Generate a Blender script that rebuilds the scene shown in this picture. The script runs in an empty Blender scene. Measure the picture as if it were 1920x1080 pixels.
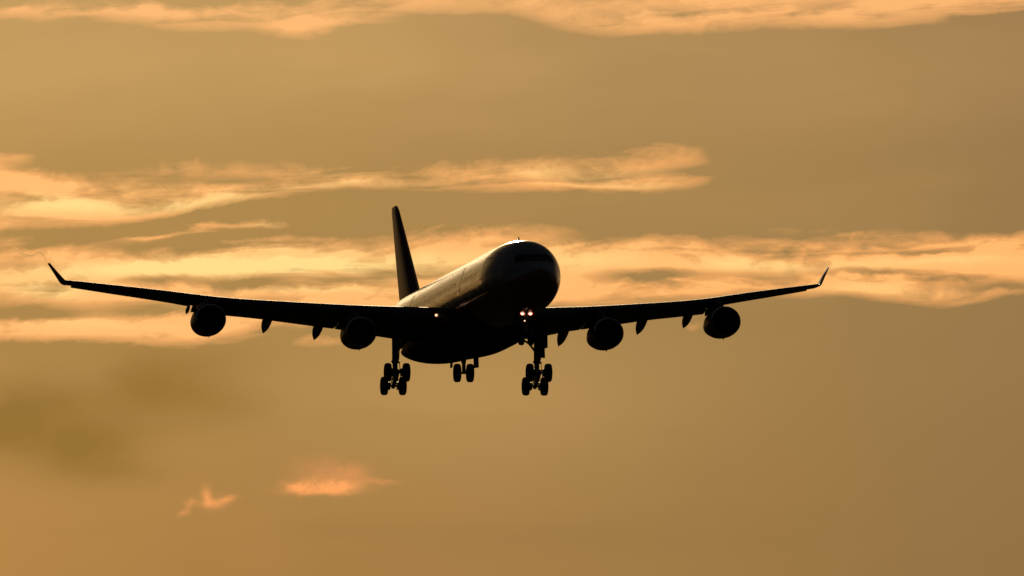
import bpy, bmesh, math
from math import sin, cos, tan, pi, radians, sqrt, atan2
from mathutils import Vector, Matrix

S = bpy.context.scene
COL = S.collection

# ------------------------------------------------------------------ camera
CAM_ELEV = radians(2.6)
LENS = 411.92                                   # long telephoto on a 36 mm sensor
cd = bpy.data.cameras.new('camera')
cd.lens = LENS; cd.sensor_width = 36.0; cd.sensor_fit = 'HORIZONTAL'
cd.clip_start = 1.0; cd.clip_end = 60000.0
cam = bpy.data.objects.new('camera', cd); COL.objects.link(cam)
cam.location = (0, 0, 1.7)
cam.rotation_euler = (pi / 2 + CAM_ELEV, 0, 0)
S.camera = cam

# ------------------------------------------------------------------ exposure
S.view_settings.view_transform = 'Standard'
S.view_settings.look = 'None'
S.view_settings.exposure = 0.0
S.view_settings.gamma = 1.0
S.cycles.use_denoising = True
S.cycles.max_bounces = 8

# ------------------------------------------------------------------ sun (behind the aircraft, above the frame)
SUN_EL, SUN_AZ = radians(9.0), radians(-1.4)    # azimuth from +Y, positive to the right
sd = bpy.data.lights.new('sun', 'SUN')
sd.energy = 2.4; sd.angle = radians(0.5); sd.color = (1.0, 0.74, 0.42)
sun = bpy.data.objects.new('sun', sd); COL.objects.link(sun)
sdir = Vector((sin(SUN_AZ) * cos(SUN_EL), cos(SUN_AZ) * cos(SUN_EL), sin(SUN_EL)))
sun.rotation_euler = sdir.to_track_quat('Z', 'Y').to_euler()
sun.location = (0, 0, 300)

# ------------------------------------------------------------------ sky
world = bpy.data.worlds.new('World'); S.world = world
world.use_nodes = True
NT = world.node_tree; NT.nodes.clear()

def lin(r, g, b):
    f = lambda c: (c / 255 / 12.92) if c / 255 <= 0.04045 else ((c / 255 + 0.055) / 1.055) ** 2.4
    return (f(r), f(g), f(b), 1.0)

class X:
    """A socket (or a number) with arithmetic that makes Math nodes."""
    def __init__(s, v): s.v = v
    def _op(s, op, *o, clamp=False):
        n = NT.nodes.new('ShaderNodeMath'); n.operation = op; n.use_clamp = clamp
        for i, q in enumerate((s,) + o):
            q = q.v if isinstance(q, X) else q
            if isinstance(q, (int, float)): n.inputs[i].default_value = q
            else: NT.links.new(q, n.inputs[i])
        return X(n.outputs[0])
    def __add__(s, o): return s._op('ADD', o)
    __radd__ = __add__
    def __sub__(s, o): return s._op('SUBTRACT', o)
    def __rsub__(s, o): return X(o)._op('SUBTRACT', s)
    def __mul__(s, o): return s._op('MULTIPLY', o)
    __rmul__ = __mul__
    def __truediv__(s, o): return s._op('DIVIDE', o)
    def clamp(s): return s._op('ADD', 0.0, clamp=True)
    def max(s, o): return s._op('MAXIMUM', o)
    def min(s, o): return s._op('MINIMUM', o)
    def exp(s): return s._op('EXPONENT')
    def pow(s, o): return s._op('POWER', o)

def link_in(n, name, q):
    q = q.v if isinstance(q, X) else q
    if isinstance(q, (int, float, tuple)): n.inputs[name].default_value = q
    else: NT.links.new(q, n.inputs[name])

def sstep(v, a, b):
    n = NT.nodes.new('ShaderNodeMapRange'); n.interpolation_type = 'SMOOTHSTEP'
    link_in(n, 'Value', v); link_in(n, 'From Min', a); link_in(n, 'From Max', b)
    n.inputs['To Min'].default_value = 0; n.inputs['To Max'].default_value = 1
    return X(n.outputs['Result'])

def vec(a, b, c=0.0):
    n = NT.nodes.new('ShaderNodeCombineXYZ')
    for i, q in enumerate((a, b, c)):
        q = q.v if isinstance(q, X) else q
        if isinstance(q, (int, float)): n.inputs[i].default_value = q
        else: NT.links.new(q, n.inputs[i])
    return n.outputs[0]

def noise(v, scale=1.0, detail=5.0, rough=0.55, dist=0.0):
    n = NT.nodes.new('ShaderNodeTexNoise'); n.noise_dimensions = '3D'
    NT.links.new(v, n.inputs['Vector'])
    n.inputs['Scale'].default_value = scale; n.inputs['Detail'].default_value = detail
    n.inputs['Roughness'].default_value = rough; n.inputs['Distortion'].default_value = dist
    return X(n.outputs['Fac'])

def mixc(f, a, b):
    n = NT.nodes.new('ShaderNodeMix'); n.data_type = 'RGBA'; n.clamp_factor = True
    for idx, q in ((0, f), (6, a), (7, b)):
        q = q.v if isinstance(q, X) else q
        if isinstance(q, (int, float, tuple)): n.inputs[idx].default_value = q
        else: NT.links.new(q, n.inputs[idx])
    return X(n.outputs[2])

def curve3(u, c0, c1, c2):
    """three functions of azimuth in one node: upper edge, lower edge, strength"""
    n = NT.nodes.new('ShaderNodeRGBCurve')
    m = n.mapping; m.use_clip = False; m.extend = 'HORIZONTAL'
    for k, pts in enumerate((c0, c1, c2)):
        c = m.curves[k]
        while len(c.points) > 2: c.points.remove(c.points[1])
        pts = sorted(pts)
        c.points[0].location = pts[0]; c.points[-1].location = pts[-1]
        for p in pts[1:-1]: c.points.new(*p)
    m.update()
    NT.links.new(vec(u, u, u), n.inputs['Color'])
    sp = NT.nodes.new('ShaderNodeSeparateXYZ'); NT.links.new(n.outputs[0], sp.inputs[0])
    return X(sp.outputs[0]), X(sp.outputs[1]), X(sp.outputs[2])

tc = NT.nodes.new('ShaderNodeTexCoord')
sp = NT.nodes.new('ShaderNodeSeparateXYZ'); NT.links.new(tc.outputs['Generated'], sp.inputs[0])
dx, dy, dz = (X(sp.outputs[i]) for i in range(3))
AZ = dx._op('ARCTAN2', dy)                      # radians, right of +Y
EL = dz._op('ARCSINE')
PPR = LENS / 36.0                               # frame widths per radian of azimuth
U = AZ * PPR + 0.5                              # 0..1 over the 5 degrees round +Y
V = (CAM_ELEV - EL) * (PPR * 16 / 9) + 0.5      # 0..1 over 2.8 degrees of height, downwards
UC = U.clamp()
UA = U * (16 / 9)

# cloud texture: billows drawn out along the wind, rising slightly to the right
Vt = V + UA * 0.07
n_big = noise(vec(UA * 1.7, Vt * 5.0, 3.1), 1.0, 3, 0.5, 0.3) - 0.5
n_mid = noise(vec(UA * 5.0 + n_big * 0.8, Vt * 17.0 + n_big * 1.5, 7.7), 1.0, 6, 0.54, 0.5) - 0.5
n_fine = noise(vec(UA * 19.0 + n_mid * 1.2, Vt * 40.0, 1.3), 1.0, 5, 0.62, 0.8) - 0.5
n_puf = noise(vec(UA * 9.0 + n_big, V * 15.0, 21.3), 1.0, 5, 0.6, 0.9)
n_puf = 0.5 - (n_puf * 2.0 - 1.0)._op('ABSOLUTE') * 2.0          # rounded tops with creases between
n_soft = noise(vec(UA * 1.2, V * 1.6, 9.2), 1.0, 3, 0.5) - 0.5
Vw = V + n_big * 0.036 + n_mid * 0.046 + n_fine * 0.007 + n_puf * 0.006 + n_fine * sstep(V, .545, .60) * 0.016 + (n_fine * 0.014 + n_mid * 0.03) * sstep(V, .09, .03)
Uw = (UC + n_mid * 0.05 + n_fine * 0.02).clamp()

def P(*a):                                      # knots on a 1920 x 1080 grid of the sky patch
    return [(x / 1920, y / 1080) for x, y in a]
def A(*a):
    return [(x / 1920, y) for x, y in a]

BANDS = [  # upper edge, lower edge, strength, softness above, softness below
 (P((0, 6), (480, 4), (960, -30), (1920, -30)),
  P((0, 40), (200, 40), (350, 54), (500, 52), (580, 66), (700, 40), (960, 24), (1060, 50), (1240, 62), (1400, 50), (1600, 52), (1780, 36), (1920, 20)),
  A((0, .68), (500, .66), (900, .60), (1300, .74), (1600, .72), (1920, .66)), .016, .020),
 (P((0, 302), (60, 318), (150, 335), (300, 318), (600, 308), (800, 318), (960, 308), (1080, 302), (1200, 284), (1290, 276), (1340, 290), (1400, 330), (1920, 330)),
  P((0, 436), (130, 426), (250, 418), (400, 386), (500, 368), (620, 358), (800, 352), (960, 358), (1100, 362), (1200, 364), (1300, 354), (1350, 346), (1400, 336), (1920, 332)),
  A((0, .66), (150, .74), (400, .74), (600, .64), (900, .62), (1180, .60), (1290, .48), (1360, .12), (1410, .0), (1920, .0)), .030, .013),
 (P((0, 470), (230, 452), (380, 428), (460, 416), (530, 418), (620, 420), (1920, 420)),
  P((0, 480), (230, 460), (380, 440), (460, 432), (530, 428), (620, 424), (1920, 424)),
  A((0, .0), (180, .08), (300, .40), (480, .55), (540, .18), (590, .0), (1920, 0)), .010, .009),
 (P((0, 462), (120, 468), (260, 484), (400, 486), (470, 470), (600, 458), (740, 452), (900, 446), (1000, 444), (1120, 452), (1250, 468), (1400, 472), (1500, 460), (1600, 450), (1740, 446), (1840, 456), (1920, 450)),
  P((0, 640), (200, 638), (340, 642), (440, 628), (520, 612), (640, 606), (760, 590), (1000, 575), (1200, 570), (1400, 556), (1560, 548), (1700, 560), (1780, 566), (1860, 552), (1920, 544)),
  A((0, .70), (150, .84), (300, .86), (500, .80), (740, .78), (1000, .84), (1200, .84), (1500, .86), (1700, .84), (1920, .78)), .028, .016),
]
B = None
for up, lo, st, ea, eb in BANDS:
    a, b, s = curve3(Uw, up, lo, st)
    m = sstep(Vw, a - ea, a + ea) * (1.0 - sstep(Vw, b - eb, b + eb)) * s
    B = m if B is None else 1.0 - (1.0 - B) * (1.0 - m)

Uq = U + n_mid * 0.045 + n_fine * 0.018 + n_big * 0.02
def blob(cx, cy, rx, ry, tilt=0.0, warp=1.0):
    du = ((Uq if warp else U) - cx / 1920) * (1920 / rx)
    dv = ((V + (Vw - V) * warp) - cy / 1080 + (U - cx / 1920) * tilt) * (1080 / ry)
    return ((du * du + dv * dv) * -1.0).exp()

# grey cloud lying across the bright bands
for cx, cy, rx, ry, k, t in (
    (300, 532, 90, 12, .85, .0), (465, 536, 120, 14, .95, .0), (660, 531, 80, 9, .60, .0), (55, 586, 135, 23, 1.0, -.08), (285, 577, 120, 15, .85, .0), (510, 566, 90, 9, .50, .0),
    (1235, 527, 135, 16, .98, .03), (1430, 520, 60, 9, .50, .0), (1650, 512, 120, 7, .70, -.02), (1880, 532, 100, 10, .75, .0),
    (300, 336, 65, 13, .50, .03), (430, 338, 105, 14, .80, .02), (95, 312, 80, 13, .5, 0), (1312, 322, 85, 13, .80, .12), (1180, 328, 80, 7, .30, .1),
    (40, 497, 70, 9, .45, 0), (690, 470, 60, 9, .35, .0), (960, 470, 60, 10, .45, .0), (1085, 452, 60, 12, .6, .1), (1740, 472, 90, 4, .55, .0), (880, 512, 110, 9, .45, 0),
    (180, 12, 90, 9, .5, .05), (1560, 12, 60, 10, .5, 0), (1240, 14, 50, 7, .4, 0), (760, 30, 100, 10, .3, 0), (70, 420, 60, 10, .35, 0)):
    B = B * (1.0 - blob(cx, cy, rx, ry, t) * k)
# wisps beyond the bands
for cx, cy, rx, ry, k, t in (
    (610, 640, 60, 14, .28, .25), (1305, 612, 26, 14, .24, .3), (1820, 310, 60, 9, .10, .0), (1450, 436, 60, 9, .14, .0),
    (1340, 452, 90, 9, .16, 0), (700, 396, 160, 10, .12, .1), (540, 56, 60, 24, .34, .0), (540, 636, 160, 12, .12, 0), (30, 300, 40, 8, .3, 0), (290, 453, 45, 8, .45, .1)):
    B = B + blob(cx, cy, rx, ry, t) * k * (1.0 + n_fine * 1.6)

n_str = noise(vec(UA * 2.6 + n_mid * 0.4, (V + UA * 0.04) * 36.0 + n_big * 3.0, 31.0), 1.0, 4, 0.55, 0.3) - 0.5
tex = 1.0 - (n_str - 0.03).max(0.0) * 3.4 + (n_str * -0.6).max(0.0) + n_mid * 2.5 + n_fine * 0.8 + n_big * 0.7 + n_puf * 0.30
Bt = ((B * tex - 0.15) * 1.55).clamp()

# where the cloud is thinnest the sun behind it bleaches the orange to cream
hot = None
for cx, cy, rx, ry, k, t in (
    (130, 390, 150, 17, .75, .03), (340, 382, 110, 12, .62, .10), (450, 366, 50, 8, .40, .15), (575, 350, 110, 10, .34, .03), (730, 342, 90, 11, .30, 0), (250, 350, 90, 9, .25, .0), (620, 322, 90, 7, .2, .0), (500, 425, 40, 6, .5, .1),
    (330, 508, 270, 15, 1.05, .0), (600, 503, 190, 17, .85, .01), (90, 540, 80, 17, .70, .0), (560, 474, 120, 12, .35, .0), (600, 547, 140, 7, .50, .0), (200, 612, 160, 11, .22, 0),
    (800, 500, 110, 22, .50, 0), (1090, 492, 120, 22, .65, 0), (1080, 325, 130, 14, .40, 0), (1190, 352, 100, 8, .35, 0), (1380, 500, 80, 12, .42, 0), (1530, 498, 190, 11, .45, 0), (1640, 540, 150, 11, .32, 0), (1780, 492, 130, 10, .35, 0)):
    q = blob(cx, cy, rx, ry, t) * k
    hot = q if hot is None else hot + q
hot = hot + (Bt - 0.72).max(0.0) * 0.55

# two small clouds low on the left catching the light
n_puff = noise(vec(UA * 26.0, V * 40.0, 4.4), 1.0, 4, 0.6, 0.5) - 0.5
Vp = V + n_puff * 0.016
n_pf2 = noise(vec(UA * 70.0, V * 90.0, 2.2), 1.0, 4, 0.6, 0.4) - 0.5
Vp = V + n_puff * 0.022 + n_pf2 * 0.006
Up = U + n_puff * 0.008 + n_pf2 * 0.003
def puff(cx, cy, rx, ry, t=0.0, p=2.0):
    du = (Up - cx / 1920) * (1920 / rx)
    dv = (Vp - cy / 1080 + (U - cx / 1920) * t) * (1080 / ry)
    return ((du * du + dv * dv) * -1.0).exp()
small = (puff(606, 914, 56, 14, .02) * 1.05 + puff(560, 917, 24, 10, -.1) * .5 + puff(640, 918, 30, 9, .1) * .35
         + puff(388, 931, 8, 15, -.25) * .62 + puff(398, 944, 20, 9) * .6 + puff(424, 936, 16, 6, .35) * .62
         + puff(358, 944, 10, 6, .6) * .30 + puff(346, 960, 10, 7, .9) * .36)
small = (small * (1.0 + n_puff * 1.5 + n_pf2 * .9)).clamp() * sstep(Vp, 0.870, 0.852)._op('MAXIMUM', sstep(U, .265, .245))
haze_ = (puff(600, 882, 46, 24) * .40 + puff(660, 892, 30, 18) * .55 + puff(712, 903, 36, 5, .06) * .42 + puff(372, 942, 30, 10) * .12)
haze_ = (haze_ * (1.0 + n_puff * 1.0)).clamp()

# the unlit cloud deck: ochre on the left, brown on the right
gx = (U * 1.0).clamp()
base_top = mixc(gx, lin(193, 152, 93), lin(157, 124, 82))
base_mid = mixc(gx, lin(180, 140, 80), lin(148, 118, 75))
base_bot = mixc(gx, lin(182, 134, 72), lin(144, 113, 70))
base = mixc(sstep(V, .10, .36), base_top, base_mid)
base = mixc(sstep(V, .50, 1.0), base, base_bot)
lit = blob(470, 130, 420, 120, 0, 0) * .5 + blob(880, 760, 380, 130, 0, 0) * .30
base = mixc(lit.clamp(), base, lin(204, 163, 100))
n_smoke = noise(vec(UA * 3.0, V * 3.6, 5.5), 1.0, 4, 0.5, 0.4) - 0.5
dark = (blob(5, 800, 75, 55, 0, .5) * .95 + blob(95, 752, 90, 34, 0, .5) * .45 + blob(165, 836, 95, 55, 0, .5) * .75 + blob(120, 780, 240, 110, 0, .5) * .30 + blob(225, 888, 90, 28, 0, .5) * .45
        + blob(265, 725, 85, 50, 0, .5) * .75 + blob(390, 752, 100, 48, 0, .5) * .55 + blob(345, 690, 120, 34, 0, .5) * .4 + blob(300, 655, 200, 24, 0, .5) * .22)
base = mixc((dark * (1.0 + n_smoke * 1.6 + n_soft * .8)).clamp(), base, lin(148, 111, 52))
n_lay = noise(vec(UA * 1.3 + n_soft, Vt * 8.0 + n_soft * 2.0, 12.4), 1.0, 4, 0.5, 0.3) - 0.5
base = mixc(((n_lay * 0.5).max(0.0) * sstep(V, .75, .3)), base, lin(214, 164, 104))
base = mixc((n_lay * -0.55).max(0.0), base, lin(128, 98, 62))
base = mixc((n_soft * 0.55 + n_big * .12 + .10).clamp(), base, lin(126, 96, 54))

glow_c = mixc(sstep(U, .25, .9), lin(255, 180, 108), lin(255, 176, 102))
glow_c = mixc((hot * 0.9 * (1.0 + n_mid * 1.8 + n_fine * .8)).clamp(), glow_c, lin(255, 220, 140))
glow_c = mixc(sstep(V, .12, .02) * .55, glow_c, lin(240, 178, 116))
cloud = mixc(Bt, base, glow_c)
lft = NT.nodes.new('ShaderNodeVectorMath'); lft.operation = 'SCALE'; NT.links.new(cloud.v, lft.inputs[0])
NT.links.new((1.0 + sstep(AZ, radians(-3.2), radians(-9.0)) * 0.15).v, lft.inputs['Scale']); cloud = X(lft.outputs[0])      # gain added to the sky left of the frame, brightening the fuselage's reflection
cloud = mixc(haze_, cloud, lin(226, 148, 90))
cloud = mixc(small, cloud, lin(255, 166, 96))

# away from the sunset the deck is thick and dim
w_az = sstep(AZ._op('ABSOLUTE'), 0.50, 0.36)
w_el = sstep(EL, 0.34, 0.08)
w_dn = sstep(EL, -0.02, 0.002)
dusk = mixc(sstep(EL, 0.0, 0.5), (0.010, 0.0090, 0.0090, 1), (0.009, 0.0100, 0.0130, 1))
cloud_all = mixc(w_az * w_el, dusk, cloud)
# the sun itself stands above the frame behind thin cloud: a bright patch round it
SDX, SDY, SDZ = sdir
dot = dx * SDX + dy * SDY + dz * SDZ
aur = ((dot - 1.0) * (2.0 / radians(1.45) ** 2 / 2)).exp() * 5.0 + ((dot - 1.0) * (1.0 / radians(0.7) ** 2)).exp() * 9.0
gadd = NT.nodes.new('ShaderNodeVectorMath'); gadd.operation = 'SCALE'; gadd.inputs[0].default_value = (1.0, 0.74, 0.40)
NT.links.new(aur.v, gadd.inputs['Scale'])
gsum = NT.nodes.new('ShaderNodeVectorMath'); gsum.operation = 'ADD'
NT.links.new(cloud_all.v, gsum.inputs[0]); NT.links.new(gadd.outputs[0], gsum.inputs[1])
lb = (((AZ + radians(6.0)) * (1 / radians(2.8))).pow(2.0) + ((EL - radians(8.1)) * (1 / radians(1.25))).pow(2.0)) * -0.5  # second bright patch, added left of the sun for reflections on the fuselage
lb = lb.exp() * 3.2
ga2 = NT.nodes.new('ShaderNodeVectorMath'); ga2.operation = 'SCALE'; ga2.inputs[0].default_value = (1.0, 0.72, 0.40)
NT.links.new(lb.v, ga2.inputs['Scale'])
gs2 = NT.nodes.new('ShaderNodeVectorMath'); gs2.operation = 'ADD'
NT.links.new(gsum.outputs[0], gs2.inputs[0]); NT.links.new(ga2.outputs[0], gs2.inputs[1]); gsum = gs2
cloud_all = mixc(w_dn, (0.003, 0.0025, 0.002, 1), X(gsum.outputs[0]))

sky = NT.nodes.new('ShaderNodeTexSky'); sky.sky_type = 'NISHITA'; sky.sun_disc = False
sky.sun_elevation = SUN_EL; sky.sun_rotation = SUN_AZ % (2 * pi)
sky.altitude = 50; sky.air_density = 1.5; sky.dust_density = 4.0; sky.ozone_density = 1.0
bg1 = NT.nodes.new('ShaderNodeBackground'); bg1.inputs['Strength'].default_value = 0.05
NT.links.new(sky.outputs[0], bg1.inputs['Color'])
bg2 = NT.nodes.new('ShaderNodeBackground'); bg2.inputs['Strength'].default_value = 1.0
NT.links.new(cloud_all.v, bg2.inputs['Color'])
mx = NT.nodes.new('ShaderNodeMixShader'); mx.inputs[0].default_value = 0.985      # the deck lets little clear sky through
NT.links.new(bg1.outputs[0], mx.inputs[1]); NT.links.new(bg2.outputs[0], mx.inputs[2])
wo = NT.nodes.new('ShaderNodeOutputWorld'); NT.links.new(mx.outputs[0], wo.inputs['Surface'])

# ------------------------------------------------------------------ materials
def mat(name, col, rough=0.4, metal=0.0, spec=0.5, coat=0.0, bump=0.0, scale=8.0, var=0.0):
    m = bpy.data.materials.new(name); m.use_nodes = True
    t = m.node_tree; b = t.nodes['Principled BSDF']
    b.inputs['Base Color'].default_value = (*col, 1); b.inputs['Roughness'].default_value = rough
    b.inputs['Metallic'].default_value = metal; b.inputs['Specular IOR Level'].default_value = spec
    b.inputs['Coat Weight'].default_value = coat; b.inputs['Coat Roughness'].default_value = 0.06
    tcn = t.nodes.new('ShaderNodeTexCoord')
    n = t.nodes.new('ShaderNodeTexNoise'); n.inputs['Scale'].default_value = scale; n.inputs['Detail'].default_value = 4
    t.links.new(tcn.outputs['Object'], n.inputs['Vector'])
    if var:
        r = t.nodes.new('ShaderNodeMix'); r.data_type = 'RGBA'
        r.inputs[6].default_value = (*[c * (1 - var) for c in col], 1); r.inputs[7].default_value = (*[c * (1 + var) for c in col], 1)
        t.links.new(n.outputs['Fac'], r.inputs[0]); t.links.new(r.outputs[2], b.inputs['Base Color'])
    if bump:
        bp = t.nodes.new('ShaderNodeBump'); bp.inputs['Strength'].default_value = bump; bp.inputs['Distance'].default_value = 0.02
        t.links.new(n.outputs['Fac'], bp.inputs['Height']); t.links.new(bp.outputs[0], b.inputs['Normal'])
    return m

def skin_mat(name, col, rough, px=2.2, pz=1.1, amt=0.35, spec=0.5, coat=0.25, low=None):
    """painted aluminium skin: panels with fine seams, each panel very slightly dished and weathered"""
    m = bpy.data.materials.new(name); m.use_nodes = True
    t = m.node_tree; b = t.nodes['Principled BSDF']; L = t.links
    tcn = t.nodes.new('ShaderNodeTexCoord')
    mp = t.nodes.new('ShaderNodeMapping'); L.new(tcn.outputs['UV'], mp.inputs['Vector'])
    br = t.nodes.new('ShaderNodeTexBrick'); L.new(mp.outputs[0], br.inputs['Vector'])
    br.offset = 0.0; br.inputs['Scale'].default_value = 1.0
    br.inputs['Brick Width'].default_value = px; br.inputs['Row Height'].default_value = pz
    br.inputs['Mortar Size'].default_value = 0.025; br.inputs['Mortar Smooth'].default_value = 0.6
    br.inputs['Color1'].default_value = (*[c * 0.90 for c in col], 1); br.inputs['Color2'].default_value = (*[min(1, c * 1.06) for c in col], 1)
    br.inputs['Mortar'].default_value = (*[c * 0.45 for c in col], 1)
    n = t.nodes.new('ShaderNodeTexNoise'); n.inputs['Scale'].default_value = 0.9; n.inputs['Detail'].default_value = 3
    mp2 = t.nodes.new('ShaderNodeMapping'); mp2.inputs['Scale'].default_value = (0.35, 2.4, 1)
    L.new(tcn.outputs['UV'], mp2.inputs['Vector']); L.new(mp2.outputs[0], n.inputs['Vector'])
    mixn = t.nodes.new('ShaderNodeMix'); mixn.data_type = 'RGBA'; mixn.blend_type = 'MULTIPLY'; mixn.inputs[0].default_value = 0.5
    L.new(br.outputs['Color'], mixn.inputs[6]); L.new(n.outputs['Color'], mixn.inputs[7])
    if low:
        sx = t.nodes.new('ShaderNodeSeparateXYZ'); L.new(tcn.outputs['UV'], sx.inputs[0])
        gt = t.nodes.new('ShaderNodeMath'); gt.operation = 'GREATER_THAN'; gt.inputs[1].default_value = 5.4; L.new(sx.outputs[1], gt.inputs[0])
        mr = t.nodes.new('ShaderNodeMix'); mr.data_type = 'RGBA'; L.new(gt.outputs[0], mr.inputs[0]); L.new(mixn.outputs[2], mr.inputs[6]); mr.inputs[7].default_value = (*low, 1)
        L.new(mr.outputs[2], b.inputs['Base Color'])
    else:
        L.new(mixn.outputs[2], b.inputs['Base Color'])
    add = t.nodes.new('ShaderNodeMath'); add.operation = 'MULTIPLY_ADD'
    L.new(br.outputs['Fac'], add.inputs[0]); add.inputs[1].default_value = -0.35; L.new(n.outputs['Fac'], add.inputs[2])
    bp = t.nodes.new('ShaderNodeBump'); bp.inputs['Strength'].default_value = amt; bp.inputs['Distance'].default_value = 0.03
    L.new(add.outputs[0], bp.inputs['Height']); L.new(bp.outputs[0], b.inputs['Normal'])
    b.inputs['Roughness'].default_value = rough
    b.inputs['Specular IOR Level'].default_value = spec
    if coat:                                    # grime drawn out along the airflow dulls the gloss
        n3 = t.nodes.new('ShaderNodeTexNoise'); n3.inputs['Scale'].default_value = 1.0; n3.inputs['Detail'].default_value = 5; n3.inputs['Roughness'].default_value = 0.65
        mp3 = t.nodes.new('ShaderNodeMapping'); mp3.inputs['Scale'].default_value = (0.22, 2.6, 1)
        L.new(tcn.outputs['UV'], mp3.inputs['Vector']); L.new(mp3.outputs[0], n3.inputs['Vector'])
        g1 = t.nodes.new('ShaderNodeMapRange'); g1.inputs['From Min'].default_value = 0.34; g1.inputs['From Max'].default_value = 0.62
        g1.inputs['To Min'].default_value = 0.04; g1.inputs['To Max'].default_value = spec * 1.1
        g0 = t.nodes.new('ShaderNodeMath'); g0.operation = 'MULTIPLY_ADD'; L.new(br.outputs['Fac'], g0.inputs[0]); g0.inputs[1].default_value = -0.22; L.new(n3.outputs['Fac'], g0.inputs[2])
        L.new(g0.outputs[0], g1.inputs['Value']); L.new(g1.outputs[0], b.inputs['Specular IOR Level'])
        g2 = t.nodes.new('ShaderNodeMath'); g2.operation = 'MULTIPLY'; L.new(g1.outputs[0], g2.inputs[0]); g2.inputs[1].default_value = 0.5
        L.new(g2.outputs[0], b.inputs['Coat Weight'])
    else:
        b.inputs['Coat Weight'].default_value = 0.0
    b.inputs['Coat Roughness'].default_value = 0.10
    return m

M_SKIN = skin_mat('fuselage_paint', (0.34, 0.335, 0.33), 0.17, 2.2, 1.1, 0.6, low=(0.22, 0.03, 0.025))
M_FIN = skin_mat('fin_paint', (0.16, 0.035, 0.03), 0.45, 2.4, 1.6, 0.25, .25, .0)
M_WING = skin_mat('wing_paint', (0.14, 0.14, 0.145), 0.55, 1.9, 1.3, 0.2, .05, .0)
M_BELLY = skin_mat('belly_paint', (0.07, 0.022, 0.02), 0.70, 2.4, 1.2, 0.25, .03, .0)
M_NAC = skin_mat('nacelle_paint', (0.12, 0.03, 0.028), 0.45, 1.6, 1.3, 0.2, .15, .0)
M_LIP = mat('bare_metal', (0.45, 0.45, 0.46), 0.28, 1.0, bump=0.05, scale=6)
M_STEEL = mat('gear_steel', (0.13, 0.13, 0.135), 0.45, 0.3, bump=0.2, scale=14, var=0.25)
M_TYRE = mat('tyre_rubber', (0.022, 0.022, 0.023), 0.75, 0, 0.3, bump=0.3, scale=30, var=0.2)
M_RIM = mat('wheel_rim', (0.22, 0.22, 0.22), 0.45, 0.6, var=0.15)
M_DARK = mat('fan_metal', (0.035, 0.035, 0.04), 0.45, 0.6, var=0.2)
M_GLASS = mat('window_glass', (0.004, 0.004, 0.005), 0.10, 0, 0.15, var=0.2)
M_SLAT = mat('slat_paint', (0.11, 0.11, 0.115), 0.55, 0.0, 0.08, bump=0.06, scale=3, var=0.1)

M_CABIN = mat('cabin_glass', (0.10, 0.10, 0.10), 0.2, 0, 0.5, var=0.3)

def lamp_mat(name, col, strength):  # lens emission runs white to red: the lamp's halo put into its colour
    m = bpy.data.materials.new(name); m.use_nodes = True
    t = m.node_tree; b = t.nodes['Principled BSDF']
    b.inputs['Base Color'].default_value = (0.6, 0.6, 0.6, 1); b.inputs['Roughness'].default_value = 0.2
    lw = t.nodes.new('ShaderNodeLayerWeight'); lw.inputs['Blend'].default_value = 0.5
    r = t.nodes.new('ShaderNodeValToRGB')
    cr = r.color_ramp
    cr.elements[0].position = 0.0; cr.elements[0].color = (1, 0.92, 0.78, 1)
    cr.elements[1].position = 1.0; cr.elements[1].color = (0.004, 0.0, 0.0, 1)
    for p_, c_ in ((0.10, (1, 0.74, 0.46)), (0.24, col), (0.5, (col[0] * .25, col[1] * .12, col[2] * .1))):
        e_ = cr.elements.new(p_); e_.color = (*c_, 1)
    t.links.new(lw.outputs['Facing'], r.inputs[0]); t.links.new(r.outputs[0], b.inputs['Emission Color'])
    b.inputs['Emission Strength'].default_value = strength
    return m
M_LAMP = lamp_mat('taxi_lamp_glow', (1.0, 0.13, 0.02), 2.0)
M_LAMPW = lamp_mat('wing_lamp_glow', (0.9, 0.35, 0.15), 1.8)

gm = bpy.data.materials.new('grass_field'); gm.use_nodes = True
t = gm.node_tree; b = t.nodes['Principled BSDF']; b.inputs['Roughness'].default_value = 0.95; b.inputs['Specular IOR Level'].default_value = 0.0
tcn = t.nodes.new('ShaderNodeTexCoord'); n = t.nodes.new('ShaderNodeTexNoise'); n.inputs['Scale'].default_value = 0.02; n.inputs['Detail'].default_value = 8
t.links.new(tcn.outputs['Object'], n.inputs['Vector'])
r = t.nodes.new('ShaderNodeValToRGB'); r.color_ramp.elements[0].color = (0.014, 0.017, 0.008, 1); r.color_ramp.elements[1].color = (0.032, 0.036, 0.015, 1)
t.links.new(n.outputs['Fac'], r.inputs[0]); t.links.new(r.outputs[0], b.inputs['Base Color'])

# ------------------------------------------------------------------ helpers
def finish(name, bm, material, parent=None, sharp=35, uv=None):
    me = bpy.data.meshes.new(name)
    bmesh.ops.remove_doubles(bm, verts=bm.verts, dist=1e-5)
    bmesh.ops.recalc_face_normals(bm, faces=bm.faces)
    ul = bm.loops.layers.uv.new('UVMap')
    for f in bm.faces:
        f.smooth = True
        for l in f.loops:
            c = l.vert.co
            l[ul].uv = uv(c) if uv else (c.x, c.y + 0.7 * c.z)
    bm.to_mesh(me); bm.free()
    me.set_sharp_from_angle(angle=radians(sharp))
    me.materials.append(material)
    o = bpy.data.objects.new(name, me); COL.objects.link(o)
    if parent: o.parent = parent
    return o

def loft(bm, rings, closed=True, cap0=True, cap1=True):
    R = [[bm.verts.new(p) for p in ring] for ring in rings]
    n = len(R[0])
    for a, b in zip(R, R[1:]):
        for i in range(n if closed else n - 1):
            j = (i + 1) % n
            bm.faces.new((a[i], a[j], b[j], b[i]))
    if closed and cap0: bm.faces.new(list(reversed(R[0])))
    if closed and cap1: bm.faces.new(R[-1])
    return R

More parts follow.
